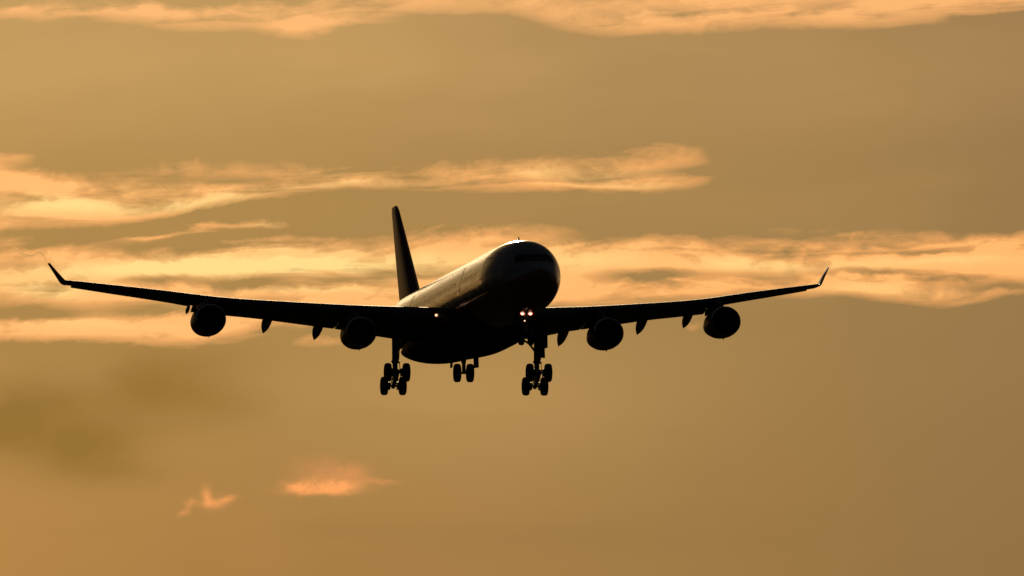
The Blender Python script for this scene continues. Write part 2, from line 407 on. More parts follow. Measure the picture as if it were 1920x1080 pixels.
def tube(bm, p0, p1, r0, r1=None, n=14):
    r1 = r0 if r1 is None else r1
    p0, p1 = Vector(p0), Vector(p1); d = (p1 - p0).normalized()
    a = d.orthogonal().normalized(); b = d.cross(a)
    loft(bm, [[p + (a * cos(2 * pi * k / n) + b * sin(2 * pi * k / n)) * r for k in range(n)] for p, r in ((p0, r0), (p1, r1))])

def lathe(bm, prof, axis='x', n=40, c=(0, 0, 0), caps=(True, True)):
    """prof: (position along the axis, radius)"""
    rings = []
    for s, r in prof:
        ring = []
        for k in range(n):
            q = 2 * pi * k / n
            v = (s, r * cos(q), r * sin(q)) if axis == 'x' else (r * cos(q), s, r * sin(q))
            ring.append((v[0] + c[0], v[1] + c[1], v[2] + c[2]))
        rings.append(ring)
    loft(bm, rings, True, *caps)

def slab(bm, quad, th):
    """a thin plate from four corners, thickened both ways along its normal"""
    q = [Vector(p) for p in quad]
    nrm = (q[1] - q[0]).cross(q[3] - q[0]).normalized() * th / 2
    loft(bm, [[p + nrm for p in q], [p - nrm for p in q]])

def interp(tab, x):
    if x <= tab[0][0]: return tab[0][1:]
    for (a, b) in zip(tab, tab[1:]):
        if x <= b[0]:
            f = (x - a[0]) / (b[0] - a[0])
            return [p + (q - p) * f for p, q in zip(a[1:], b[1:])]
    return tab[-1][1:]

def hermite(tab, x):
    """smooth (Catmull-Rom on uneven knots) version of interp"""
    if x <= tab[0][0]: return list(tab[0][1:])
    if x >= tab[-1][0]: return list(tab[-1][1:])
    for i in range(len(tab) - 1):
        if x <= tab[i + 1][0]: break
    x0, x1 = tab[i][0], tab[i + 1][0]; h = x1 - x0; f = (x - x0) / h
    out = []
    for k in range(1, len(tab[0])):
        y0, y1 = tab[i][k], tab[i + 1][k]; s = (y1 - y0) / h
        sl = lambda j: (tab[j][k] - tab[j - 1][k]) / (tab[j][0] - tab[j - 1][0])
        m0 = s if i == 0 else 0.5 * (sl(i) + s)
        m1 = s if i + 2 >= len(tab) else 0.5 * (s + sl(i + 2))
        if s == 0: m0 = m1 = 0
        out.append((2*f**3 - 3*f**2 + 1) * y0 + (f**3 - 2*f**2 + f) * h * m0 + (-2*f**3 + 3*f**2) * y1 + (f**3 - f**2) * h * m1)
    return out

# ------------------------------------------------------------------ ground
bm = bmesh.new()
Rg = 24000.0
ring = [bm.verts.new((Rg * cos(2 * pi * k / 64), Rg * sin(2 * pi * k / 64), 0)) for k in range(64)]
bm.faces.new(ring)
ground = finish('ground', bm, gm); ground['kind'] = 'structure'

# ------------------------------------------------------------------ aircraft: X aft from the nose, Y to its right wing, Z up
DIST = 880.0
YAW, PITCH, ROLL = radians(10.131), radians(5.205), radians(0.252)
PIVOT = Vector((32, 0, 0))
BASE = Vector((32, 0, -6.6))                    # under the main wheels
fx, fy = (869.7 - 960) / (LENS / 36 * 1920), (540 - 577.4) / (LENS / 36 * 1920)
ce, se = cos(CAM_ELEV), sin(CAM_ELEV)
fwd = Vector((0, ce, se)); upv = Vector((0, -se, ce)); rgt = Vector((1, 0, 0))
f2 = (fwd + rgt * fx + upv * fy).normalized()
l2 = (upv.cross(f2)).normalized(); u2 = f2.cross(l2)
Rm = Matrix((f2, l2, u2)).transposed() @ (Matrix.Rotation(YAW, 3, 'Z') @ Matrix.Rotation(PITCH, 3, 'Y') @ Matrix.Rotation(ROLL, 3, 'X'))
piv_w = cam.location + f2 * DIST
plane = bpy.data.objects.new('airliner', None); COL.objects.link(plane)
plane.empty_display_size = 3
Mw = Rm.to_4x4(); Mw.translation = piv_w + Rm @ (BASE - PIVOT)
plane.matrix_world = Mw
plane['label'] = 'dark four-engined passenger jet with its landing gear down against orange sunset clouds'
plane['category'] = 'airplane'

def put(name, bm, material, parent=None, sharp=35, uv=None):
    """link a part whose vertices are given in aircraft coordinates"""
    bmesh.ops.translate(bm, verts=bm.verts, vec=-BASE)
    off = (lambda c: uv(c + BASE)) if uv else None
    return finish(name, bm, material, parent or plane, sharp, off)

# --- fuselage
FUS = [  # x, half width, top, bottom
 (0.00, 0.02, -0.74, -0.78), (0.06, 0.28, -0.47, -1.04), (0.25, 0.58, -0.18, -1.34), (0.6, 0.88, 0.08, -1.62), (1.1, 1.20, 0.36, -1.90),
 (1.8, 1.53, 0.74, -2.16), (2.6, 1.80, 1.22, -2.37), (3.4, 2.02, 1.74, -2.52), (4.3, 2.22, 2.18, -2.64), (5.4, 2.43, 2.47, -2.73),
 (6.8, 2.64, 2.66, -2.80), (8.5, 2.78, 2.78, -2.82), (10.5, 2.82, 2.82, -2.82), (26, 2.82, 2.84, -2.82), (43.0, 2.82, 2.84, -2.82), (46.5, 2.76, 2.83, -2.62),
 (50, 2.55, 2.82, -2.10), (54, 2.12, 2.80, -1.25), (58, 1.50, 2.58, -0.30), (61, 0.95, 2.25, 0.45), (62.8, 0.55, 1.95, 0.95), (63.4, 0.30, 1.72, 1.15)]
def sec(x):
    w, tp, bt = hermite(FUS, x)
    return w, (tp + bt) / 2, (tp - bt) / 2
def fpt(x, th, off=0.0):                         # th from the crown, positive to starboard
    w, cz, h = sec(x)
    return Vector((x, (w + off) * sin(th), cz + (h + off) * cos(th)))
xs = [0, .03, .06, .12, .2, .3, .45, .6, .8, 1.1] + [1.4 + .3 * k for k in range(30)] + [10.5 + 2.0 * k for k in range(17)] + [44.5 + 1.0 * k for k in range(18)] + [62.2, 62.8, 63.2, 63.4]
bm = bmesh.new()
NTH = 72
loft(bm, [[fpt(x, 2 * pi * k / NTH) for k in range(NTH)] for x in xs])
fus = put('fuselage', bm, M_SKIN, uv=lambda c: (c.x, 2.82 * atan2(abs(c.y), c.z)))

def patch(x0, x1, t0, t1, off, nx=4, nt=5, shape=None):
    bm = bmesh.new(); rings = []
    for o in (off, -0.05):
        pass
    G = [[fpt(x0 + (x1 - x0) * i / nx, t0 + (t1 - t0) * j / nt, off) for j in range(nt + 1)] for i in range(nx + 1)]
    I = [[fpt(x0 + (x1 - x0) * i / nx, t0 + (t1 - t0) * j / nt, -0.04) for j in range(nt + 1)] for i in range(nx + 1)]
    Vt_ = [[bm.verts.new(p) for p in r] for r in G]; Vi = [[bm.verts.new(p) for p in r] for r in I]
    for i in range(nx):
        for j in range(nt):
            bm.faces.new((Vt_[i][j], Vt_[i + 1][j], Vt_[i + 1][j + 1], Vt_[i][j + 1]))
    for i in range(nx):
        for j in (0, nt): bm.faces.new((Vt_[i][j], Vt_[i + 1][j], Vi[i + 1][j], Vi[i][j]))
    for j in range(nt):
        for i in (0, nx): bm.faces.new((Vt_[i][j], Vt_[i][j + 1], Vi[i][j + 1], Vi[i][j]))
    return bm

# cabin windows and doors down both flanks
win_th = math.acos(0.62 / 2.83)
proto = {}
doors = (9.3, 18.6, 40.6, 52.2)
for s in (1, -1):
    pw = None
    x = 11.6
    while x < 49.0:
        if min(abs(x - d) for d in doors) > 1.0:
            if pw is None:
                w, cz, h = 2.822, 0.0, 2.825
                bm = bmesh.new()
                N = 16; outer = []; inner = []
                for k in range(N):
                    q = 2 * pi * k / N
                    ex = 0.13 * (abs(cos(q)) ** 0.6) * (1 if cos(q) >= 0 else -1); ez = 0.19 * (abs(sin(q)) ** 0.6) * (1 if sin(q) >= 0 else -1)
                    th = s * (win_th - ez / 2.83)
                    outer.append((ex, 2.832 * sin(th), 2.832 * cos(th))); inner.append((ex, 2.78 * sin(th), 2.78 * cos(th)))
                loft(bm, [outer, inner])
                bmesh.ops.translate(bm, verts=bm.verts, vec=-BASE + Vector((32, 0, 0)))
                pw = finish('cabin_window', bm, M_CABIN, fus)
                pw.location = (x, 0, 0.0)
            else:
                c = pw.copy(); COL.objects.link(c); c.parent = fus; c.location = (x, 0, 0.0)
        x += 0.95
    for d in doors:
        hh = 0.48 if d != 40.6 else 0.40
        bmd = patch(d - hh, d + hh, s * radians(54), s * radians(97), 0.015)
        put('cabin_door', bmd, M_SKIN, fus, uv=lambda c: (c.x * 0.3, c.z * 0.3))
for o in list(fus.children):
    if o.name.startswith('cabin_window'):
        o.location = (o.location.x - 32, 0, 0)

# windscreen: six panes wrapped round the nose
def surf_x(y, z):
    lo, hi = 0.0, 9.0
    for _ in range(40):
        m = (lo + hi) / 2; w, cz, h = sec(m)
        if (y / w) ** 2 + ((z - cz) / h) ** 2 < 1: hi = m
        else: lo = m
    return hi
def pane(y0, y1, zb0, zt0, zb1, zt1):
    bm = bmesh.new(); G = []; I = []
    for i in range(7):
        f = i / 6; y = y0 + (y1 - y0) * f; row = []; rin = []
        for j in range(6):
            zb, zt = zb0 + (zb1 - zb0) * f, zt0 + (zt1 - zt0) * f
            z = zb + (zt - zb) * j / 5; x = surf_x(y, z)
            n_ = Vector((-0.8, y * 0.35, 0.45)).normalized()
            row.append(bm.verts.new(Vector((x, y, z)) + n_ * 0.022)); rin.append(bm.verts.new(Vector((x, y, z)) - n_ * 0.05))
        G.append(row); I.append(rin)
    for i in range(6):
        for j in range(5): bm.faces.new((G[i][j], G[i + 1][j], G[i + 1][j + 1], G[i][j + 1]))
        for j in (0, 5): bm.faces.new((G[i][j], G[i + 1][j], I[i + 1][j], I[i][j]))
    for j in range(5):
        for i in (0, 6): bm.faces.new((G[i][j], G[i][j + 1], I[i][j + 1], I[i][j]))
    put('cockpit_window', bm, M_GLASS, fus)
for s in (1, -1):
    pane(s * 0.025, s * 0.58, 0.70, 1.27, 0.69, 1.28)
    pane(s * 0.605, s * 1.06, 0.69, 1.28, 0.66, 1.26)
    pane(s * 1.085, s * 1.40, 0.66, 1.25, 0.62, 0.98)

# blade antennas along the crown and a probe by the windscreen
def blade(x, h, c, y=0.0):
    bm = bmesh.new()
    w, cz, hh = sec(x); z = cz + hh * sqrt(max(0, 1 - (y / w) ** 2)) - 0.03
    rings = []
    for zz, k, dx_ in ((0, 1, 0), (h * .6, .75, .12 * h), (h, .45, .3 * h)):
        rings.append([(x + dx_ + c * k * a, y + b_, z + zz) for a, b_ in ((-.5, 0), (-.2, .035 * k + .01), (.3, .03 * k + .01), (.5, 0), (.3, -.03 * k - .01), (-.2, -.035 * k - .01))])
    loft(bm, rings); put('antenna', bm, M_STEEL, fus)
blade(8.8, 0.36, 0.34); blade(26.0, 0.28, 0.55); blade(36.5, 0.34, 0.6); blade(45.0, 0.25, 0.4); blade(7.6, 0.22, 0.3, -1.75)

# --- belly fairing with the wing-root fillet
BEL = [  # x, half width, top, bottom, roundness
 (16.5, 1.0, -2.2, -2.78, 2.1), (18.5, 2.2, -1.7, -2.92, 2.5), (20.5, 2.95, -1.2, -3.08, 3.0), (23, 3.35, -0.8, -3.20, 4.2), (26, 3.5, -0.6, -3.26, 5.0),
 (31, 3.58, -0.6, -3.22, 6.0), (36.5, 3.55, -0.8, -3.20, 5.6), (40.5, 3.10, -1.0, -3.26, 2.7), (44.0, 2.65, -1.2, -3.20, 2.0), (47.0, 2.2, -1.4, -2.72, 2.0), (49.5, 1.2, -1.7, -2.12, 2.0)]
bm = bmesh.new(); rings = []
for k in range(53):
    x = 16.5 + 33.0 * k / 52; w, tp, bt, ex = hermite(BEL, x); cz, h = (tp + bt) / 2, (tp - bt) / 2
    ring = []
    for j in range(48):
        q = 2 * pi * j / 48; e = 2 / ex
        ring.append((x, w * abs(sin(q)) ** e * (1 if sin(q) >= 0 else -1), cz + h * abs(cos(q)) ** e * (1 if cos(q) >= 0 else -1)))
    rings.append(ring)
loft(bm, rings)
belly = put('belly_fairing', bm, M_BELLY, uv=lambda c: (c.x, 3 * atan2(abs(c.y), -c.z - 1)))

# --- wings
def x_le(y): return 22.3 + (y - 2.82) * 0.6603
def x_te(y): return 34.2 + (y - 2.8) * 0.13 if y < 9.4 else 35.06 + (y - 9.4) * 0.377
ZTOP = [(1.5, -0.98), (4.8, -0.71), (8.3, -0.40), (9.2, -0.31), (13.0, 0.12), (17.4, 0.66), (18.8, 0.88), (22.3, 1.54), (25.5, 2.10), (28.8, 2.66)]
ZTE = [(1.5, -2.60), (5.0, -2.14), (6.7, -1.86), (8.2, -1.55), (10.2, -1.23), (13.0, -0.76), (15.0, -0.42), (17.7, -0.06), (19.7, 0.22)]
ZAIL = [(19.7, 0.62), (21.6, 1.03), (25.0, 1.68), (28.4, 2.34)]
def tc_(y): return interp([(1.5, .145), (9.4, .118), (29, .10)], y)[0]
def half(t, s):                                  # half thickness of the aerofoil at chord fraction s
    return 5 * t * (0.2969 * sqrt(max(s, 0)) - 0.1260 * s - 0.3516 * s * s + 0.2843 * s ** 3 - 0.1036 * s ** 4)
INC = radians(2.6)
def wing_frame(y):
    c = x_te(y) - x_le(y); t = tc_(y)
    inc = INC if y < 19.7 else INC * (1 - (y - 19.7) / 9.3 * 0.6)
    best = max(half(t, s / 60) * c - s / 60 * c * (tan(inc) + tan(radians(5.2))) for s in range(31))
    return x_le(y), c, t, hermite(ZTOP, y)[0] - best, inc
def wpt(y, s, side, off=0.0):                    # point on the upper (1) or lower (-1) surface
    x0, c, t, z0, inc = wing_frame(y)
    camber = 0.012 * c * sin(pi * min(s, 1))
    return Vector((x0 + s * c, y, z0 - s * c * tan(inc) + (side * half(t, s) * (1.0 if side > 0 else 0.88)) * c + camber * (0.0 if s < .3 else 0.6) + side * off))
SS = [(1 - cos(pi * k / 18)) / 2 * 0.76 for k in range(19)]
def mirror(p, s): return Vector((p[0], p[1] * s, p[2]))

def build_wing(s):
    ys = [1.5, 2.8, 4, 5.5, 7, 8.3, 9.4, 11, 13, 15, 17, 18.6, 19.7, 21, 22.5, 24.2, 26, 27.5, 28.4, 28.85]
    bm = bmesh.new(); rings = []
    for y in ys:
        ring = [wpt(y, q, 1) for q in reversed(SS)] + [wpt(y, q, -1) for q in SS[1:]]
        rings.append([mirror(p, s) for p in ring])
    loft(bm, rings)
    w = put('wing', bm, M_WING, uv=lambda c: (abs(c.y), c.x))
    # slats, in five lengths with gaps at the pylons
    for a, b in ((3.9, 8.6), (10.2, 13.1), (13.15, 16.0), (16.05, 18.85), (20.3, 24.3), (24.35, 28.5)):
        bm = bmesh.new(); rings = []
        for k in range(7):
            y = a + (b - a) * k / 6; c = x_te(y) - x_le(y); d = Vector((-0.020 * c - .04, 0, -0.010 * c))
            up = [wpt(y, q, 1, .012) + d for q in (.13, .10, .07, .045, .025, .010, .003)]
            lo = [wpt(y, q, -1, .012) + d for q in (0, .004, .012, .025, .04)]
            inn = [wpt(y, q, -1, -.05) + d + Vector((.05, 0, .0)) for q in (.03, .012)] + [wpt(y, q, 1, -.045) + d for q in (.02, .05, .09)]
            rings.append([mirror(p, s) for p in up + lo + inn])
        loft(bm, rings); put('slat', bm, M_SLAT, w)
    # flaps, drooped
    def surface(name, a, b, ztab, s0, n=7, te_back=0.0):
        bm = bmesh.new(); rings = []
        for k in range(n):
            y = a + (b - a) * k / (n - 1); x0, c, t, z0, inc = wing_frame(y)
            nose = Vector((x0 + s0 * c, y, z0 - s0 * c * tan(inc) - (.010 * c if name == 'flap' else 0)))
            te = Vector((x_te(y) + te_back, y, hermite(ztab, y)[0] + .01)); ch = te - nose; L = ch.length; e = ch / L; nn = Vector((-e.z, 0, e.x))
            if nn.z < 0: nn = -nn
            ring = []
            for q in (1, .85, .65, .45, .28, .14, .05, .01): ring.append(nose + ch * q + nn * half(.16, q) * L)
            ring.append(nose.copy())
            for q in (.01, .05, .14, .28, .45, .65, .85): ring.append(nose + ch * q - nn * half(.13, q) * L)
            rings.append([mirror(p, s) for p in ring])
        loft(bm, rings); return put(name, bm, M_WING, w, uv=lambda c: (abs(c.y), c.x))
    surface('flap', 3.0, 9.35, ZTE, .745)
    surface('flap', 9.45, 19.7, ZTE, .745, 9)
    surface('aileron', 19.85, 24.1, ZAIL, .755)
    surface('aileron', 24.15, 28.35, ZAIL, .755)
    # flap track fairings
    for y, k in ((7.9, 1.0), (10.7, 1.0), (14.35, 1.0), (18.2, .9), (19.95, .40)):
        bm = bmesh.new(); rings = []
        te = x_te(y); z1 = hermite(ZTE, min(y, 19.7))[0]
        if y > 19.7: z1 += .22
        path = [(-3.4, .35, .06), (-2.9, .22, .20), (-2.2, .06, .30), (-1.5, -.10, .36), (-.9, -.24, .38), (-.3, -.42, .35), (.2, -.60, .27), (.55, -.76, .16), (.80, -.90, .07), (.95, -.99, .015)]
        for dx_, dz_, r_ in path:
            r2 = max(r_ * k, .01)
            rings.append([(te + dx_ * k, s * (y + r2 * .92 * sin(2 * pi * j / 16)), z1 + dz_ * k + .06 + r2 * 1.25 * cos(2 * pi * j / 16)) for j in range(16)])
        loft(bm, rings); put('flap_track_fairing', bm, M_WING, w)
    # winglet
    bm = bmesh.new(); rings = []
    for f, xl, xt, y, z, th in ((0, 39.15, 42.25, 28.75, 2.50, .20), (.10, 39.5, 42.3, 28.98, 2.58, .18), (.22, 39.85, 42.3, 29.16, 2.74, .15), (.6, 40.6, 42.25, 29.62, 3.45, .10), (.97, 41.25, 42.2, 30.05, 4.12, .06), (1, 41.45, 42.2, 30.07, 4.15, .03)):
        ring = []
        for q in (1, .8, .5, .25, .1, .02): ring.append((xl + (xt - xl) * q, y - half(.1, q) * th * 10 * .9, z + half(.1, q) * th * 10 * .5))
        ring.append((xl, y, z))
        for q in (.02, .1, .25, .5, .8): ring.append((xl + (xt - xl) * q, y + half(.1, q) * th * 10 * .9, z - half(.1, q) * th * 10 * .5))
        rings.append([mirror(p, s) for p in ring])
    loft(bm, rings); put('winglet', bm, M_WING, w)
    # landing lamp let into the wing root
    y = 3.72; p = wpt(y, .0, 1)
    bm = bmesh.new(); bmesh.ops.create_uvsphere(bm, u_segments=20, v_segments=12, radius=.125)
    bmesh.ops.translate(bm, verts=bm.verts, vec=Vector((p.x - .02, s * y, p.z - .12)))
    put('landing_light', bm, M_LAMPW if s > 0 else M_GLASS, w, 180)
    return w
wings = {s: build_wing(s) for s in (1, -1)}

# --- engines
def build_engine(s, x, y, z, drop):
    bm = bmesh.new()
    prof = [(a_, r_ * .925) for a_, r_ in ((0.95, 1.00), (0.5, 1.02), (0.18, 1.06), (0.06, 1.10), (0.0, 1.16), (0.05, 1.215), (0.2, 1.255), (0.6, 1.30), (1.3, 1.325), (2.2, 1.29), (3.2, 1.17), (4.2, 0.98), (5.2, 0.78), (5.22, 0.75), (4.6, 0.78), (3.9, 0.82))]
    lathe(bm, prof, n=56, caps=(True, True))
    bmesh.ops.scale(bm, verts=bm.verts, vec=Vector((1, 1, .965)))
    bmesh.ops.translate(bm, verts=bm.verts, vec=Vector((x, s * y, z)))
    e = put('engine', bm, M_NAC, uv=lambda c: (c.x, 1.3 * atan2(abs(c.y - s * y), c.z - z)))
    bm = bmesh.new()                            # polished inlet lip
    lathe(bm, [(a_, r_ * .925) for a_, r_ in ((0.20, 1.052), (0.06, 1.095), (-0.005, 1.16), (0.048, 1.222), (0.22, 1.264), (0.23, 1.25))], n=56, caps=(False, False))
    bmesh.ops.scale(bm, verts=bm.verts, vec=Vector((1, 1, .965)))
    bmesh.ops.translate(bm, verts=bm.verts, vec=Vector((x, s * y, z))); put('inlet_lip', bm, M_LIP, e)
    bm = bmesh.new()                            # fan blades
    for k in range(36):
        q = 2 * pi * k / 36; v = []
        for r_, tw, ch in ((.30, .5, .10), (.60, .8, .13), (.90, 1.1, .15)):
            ca, sa = cos(q), sin(q); v.append([(x + .80 + cos(tw) * ch, s * y + r_ * ca - sin(tw) * ch * sa, z + r_ * sa * .965 + sin(tw) * ch * ca), (x + .80 - cos(tw) * ch, s * y + r_ * ca + sin(tw) * ch * sa, z + r_ * sa * .965 - sin(tw) * ch * ca)])
        vs = [[bm.verts.new(p) for p in row] for row in v]
        for a, b in zip(vs, vs[1:]): bm.faces.new((a[0], a[1], b[1], b[0]))
    put('fan', bm, M_DARK, e)
    bm = bmesh.new(); lathe(bm, [(.30, .01), (.36, .08), (.5, .18), (.72, .29), (.93, .33)], n=28, c=(x, s * y, z)); put('spinner', bm, M_DARK, e)
    bm = bmesh.new(); lathe(bm, [(3.92, .45), (4.6, .42), (5.3, .26), (5.9, .06)], n=28, c=(x, s * y, z)); put('exhaust_cone', bm, M_DARK, e)
    bm = bmesh.new()                            # drain mast under the nacelle
    loft(bm, [[(x + 1.0 + dx_, s * y + dy_, z - 1.16 - dz_) for dx_, dy_ in ((-.12, -.025), (.14, -.025), (.14, .025), (-.12, .025))] for dz_ in (0,)] + [[(x + 1.1 + dx_, s * y + dy_, z - 1.32) for dx_, dy_ in ((-.05, -.015), (.08, -.015), (.08, .015), (-.05, .015))]])
    put('drain_mast', bm, M_STEEL, e)
    for q in (.95, -.95):                       # chines
        bm = bmesh.new(); ca, sa = sin(q), cos(q)
        loft(bm, [[(x + a, s * y + r_ * ca + o * sa, z + r_ * sa * .965 - o * ca) for a, r_ in ((.8, 1.18), (1.3, 1.34), (2.0, 1.34), (2.1, 1.18))] for o in (-.015, .015)])
        put('chine', bm, M_NAC, e)
    # pylon: from the nacelle crown up to the wing underside and back
    bm = bmesh.new(); rings = []
    xl = x_le(y)
    for k in range(9):
        f = k / 8; px_ = x + 0.9 + (xl + 3.2 - x - 0.9) * f
        st = max(0.02, (px_ - xl) / (x_te(y) - xl))
        tz = wpt(y, st, -1).z + .06 if px_ > xl + .1 else (z + 1.12) + (wpt(y, .02, -1).z + .10 - z - 1.12) * max(0.0, (px_ - x - .9) / (xl + .1 - x - .9)) ** .8
        bz = z + (1.0 if px_ < x + 3 else 1.0 - .16 * (px_ - x - 3))
        bz = min(bz, tz - .06)
        wd = .05 + .17 * sin(pi * min(max(f * .9 + .06, 0), 1))
        rings.append([(px_, s * y + a * wd, zz) for a, zz in ((-1, bz), (1, bz), (1, (bz + tz) / 2), (.85, tz), (-.85, tz), (-1, (bz + tz) / 2))])
    loft(bm, rings); put('pylon', bm, M_WING, e)
    return e
for s in (1, -1):
    build_engine(s, 23.0, 9.34, -2.63, 0)
    build_engine(s, 29.6, 19.59, -1.12, 0)

# --- fin
def foil_loft(rows, n=(1, .85, .65, .45, .28, .14, .05, .012)):
    bm = bmesh.new(); rings = []
    for (le, te, th, axis) in rows:
        le, te = Vector(le), Vector(te); ch = te - le; L = ch.length; ax = Vector(axis)
        ring = [le + ch * q + ax * half(th, q) * L for q in n] + [le.copy()] + [le + ch * q - ax * half(th, q) * L for q in reversed(n[1:])]
        rings.append(ring)
    loft(bm, rings); return bm
FR = [(2.2, 51.2, 57.3, 59.9), (2.9, 51.9, 57.7, 60.2), (6.6, 56.15, 60.1, 61.85), (10.2, 60.35, 62.3, 63.30), (10.55, 60.85, 62.45, 63.32), (10.66, 61.3, 62.5, 63.2)]
bm = foil_loft([((le, 0, z), (rd + 1.2, 0, z), .105 if z < 10.5 else .05, (0, 1, 0)) for z, le, rd, te in FR])
bm.free()
bm = bmesh.new(); rings = []
for z, le, rd, te in FR:
    c = te - le; th = .125 if z < 10.5 else (.075 if z < 10.6 else .02); f1 = (rd - le) / c
    qs = [f1 * k / 10 for k in range(10, -1, -1)]
    rings.append([(le + c * q * 1.0, half(th, q) * c, z) for q in qs] + [(le + c * q, -half(th, q) * c, z) for q in reversed(qs[:-1])])
loft(bm, rings)
fin = put('tail_fin', bm, M_FIN, uv=lambda c: (c.x, c.z))
bm = bmesh.new(); rings = []
for z, le, rd, te in FR:
    z2 = max(z, 2.75); c = te - le; th = .125 if z < 10.5 else (.075 if z < 10.6 else .02); f1 = (rd - le) / c + .006
    qs = [f1 + (1 - f1) * k / 5 for k in range(6)]
    rings.append([(le + c * q, half(th, q) * c, z2) for q in qs] + [(le + c * q, -half(th, q) * c, z2) for q in reversed(qs[:-1])])
del rings[0]
loft(bm, rings)
put('rudder', bm, M_FIN, fin, uv=lambda c: (c.x, c.z))

# --- tailplane
for s in (1, -1):
    bm = bmesh.new(); rings = []; rings2 = []
    for y, le, te, z in ((.4, 55.9, 61.6, 1.12), (5, 59.1, 63.0, 1.62), (9.3, 62.0, 64.35, 2.10), (9.7, 62.5, 64.4, 2.14)):
        c = te - le; th = .10 if y < 9.5 else .05
        for f0, f1, R_ in ((0, .70, rings), (.712, 1, rings2)):
            qs = [f0 + (f1 - f0) * k / 9 for k in range(9, -1, -1)]
            lower = list(reversed(qs[:-1])) if f0 == 0 else list(reversed(qs))
            upper = qs if f0 == 0 else qs[1:] if False else qs
            ring = [(le + c * q, s * y, z + half(th, q) * c) for q in upper] + [(le + c * q, s * y, z - half(th, q) * c - 1e-4) for q in lower]
            R_.append(ring)
    loft(bm, rings); tp = put('tailplane', bm, M_WING, uv=lambda c: (abs(c.y), c.x))
    bm = bmesh.new(); loft(bm, rings2); put('elevator', bm, M_WING, tp, uv=lambda c: (abs(c.y), c.x))

# --- landing gear
def wheel(parent, x, y, z, r, w):
    bm = bmesh.new()
    k = w / 2
    prof = [(-k * .55, r * .55), (-k * .92, r * .62), (-k, r * .78), (-k * .93, r * .90), (-k * .70, r * .975), (-k * .35, r), (k * .35, r), (k * .70, r * .975), (k * .93, r * .90), (k, r * .78), (k * .92, r * .62), (k * .55, r * .55)]
    lathe(bm, prof, 'y', 40, (x, y, z)); o = put('wheel', bm, M_TYRE, parent)
    return o
def rimmed(parent, x, y, z, r, w):
    o = wheel(parent, x, y, z, r, w)
    return o

def main_gear(s):
    Y = 5.40
    top, knee, bot = Vector((30.9, s * Y, -1.5)), Vector((31.25, s * Y, -4.15)), Vector((31.35, s * (Y - .01), -5.40))
    bm = bmesh.new()
    tube(bm, top, knee, .27, .25, 18); tube(bm, knee, bot, .18, .18, 16)              # cylinder and piston
    tube(bm, knee - Vector((0, 0, -.12)), knee - Vector((0, 0, .10)), .27, .27, 18)
    tube(bm, Vector((31.3, s * Y - .36, -4.20)), Vector((31.3, s * Y + .30, -4.12)), .07, .06, 10)
    # torsion links behind and ahead of the piston
    for dx_ in (.42, ):
        mid = Vector((31.3 + dx_ + .18, s * Y, -4.8))
        for o in (-.11, .11):
            tube(bm, Vector((31.45, s * Y + o * 1.3, -4.25)), mid + Vector((0, o * .4, 0)), .05, .035, 8)
            tube(bm, mid + Vector((0, o * .4, 0)), Vector((31.5, s * Y + o * 1.3, -5.30)), .035, .05, 8)
    # bogie beam and axles
    fa, ra = Vector((30.5, s * Y, -5.0)), Vector((32.2, s * Y, -5.88))
    e = (ra - fa).normalized()
    tube(bm, fa - e * .18, ra + e * .16, .19, .16, 14)
    for a in (fa, ra): tube(bm, a + Vector((0, -.86, 0)), a + Vector((0, .86, 0)), .075, .075, 12)
    tube(bm, bot + Vector((0, -.2, 0)), bot + Vector((0, .2, 0)), .20, .20, 14)
    # brake rods, hoses
    for o in (-.30, .30):
        tube(bm, fa + Vector((.1, o, -.25)), ra + Vector((-.1, o, -.22)), .035, .035, 8)
        for a in (fa, ra):
            tube(bm, a + Vector((0, o * 1.2 - .10, 0)), a + Vector((0, o * 1.2 + .10, 0)), .30, .30, 16)
            tube(bm, a + Vector((0, o, 0)), a + Vector((0.02, o, -.30)), .05, .04, 8)
    pts = [Vector((31.2, s * Y - .27, -4.1)), Vector((31.2, s * Y - .34, -4.6)), Vector((31.3, s * Y - .30, -5.0)), Vector((31.6, s * Y - .26, -5.35))]
    for a, b in zip(pts, pts[1:]): tube(bm, a, b, .028, .028, 6)
    pts = [Vector((31.2, s * Y - .26, -2.4)), Vector((31.25, s * Y - .33, -3.2)), Vector((31.25, s * Y - .27, -4.0))]
    for a, b in zip(pts, pts[1:]): tube(bm, a, b, .035, .03, 6)
    pitch_trim = (Vector((31.15, s * Y, -4.3)), Vector((30.55, s * Y, -4.85)))
    tube(bm, *pitch_trim, .06, .05, 10)
    g = put('main_landing_gear', bm, M_STEEL)
    for a in (fa, ra):
        for o in (-.70, .70): wheel(g, a.x, a.y + o, a.z, .70, .47)
    bm = bmesh.new()                            # folding side stay
    a, b, c = Vector((31.1, s * (Y - .1), -3.42)), Vector((31.0, s * 4.75, -2.75)), Vector((30.9, s * 3.3, -1.9))
    tube(bm, a, b, .085, .085, 10); tube(bm, b, c, .085, .09, 10)
    tube(bm, b, Vector((30.95, s * 5.2, -2.2)), .04, .04, 8)
    put('side_stay', bm, M_STEEL, g)
    # leg door, its leading edge standing out from the leg
    bm = bmesh.new()
    o_, i_ = s * 5.90, s * 5.60
    slab(bm, [(29.6, o_, -1.45), (31.35, i_, -1.75), (31.35, i_, -3.25), (29.6, o_, -3.18)], .05)
    slab(bm, [(30.2, s * 5.79, -3.20), (31.3, s * 5.60, -3.25), (31.55, s * 5.56, -3.78), (30.15, s * 5.80, -3.92)], .045)
    put('gear_door', bm, M_WING, g)
    return g
for s in (1, -1): main_gear(s)

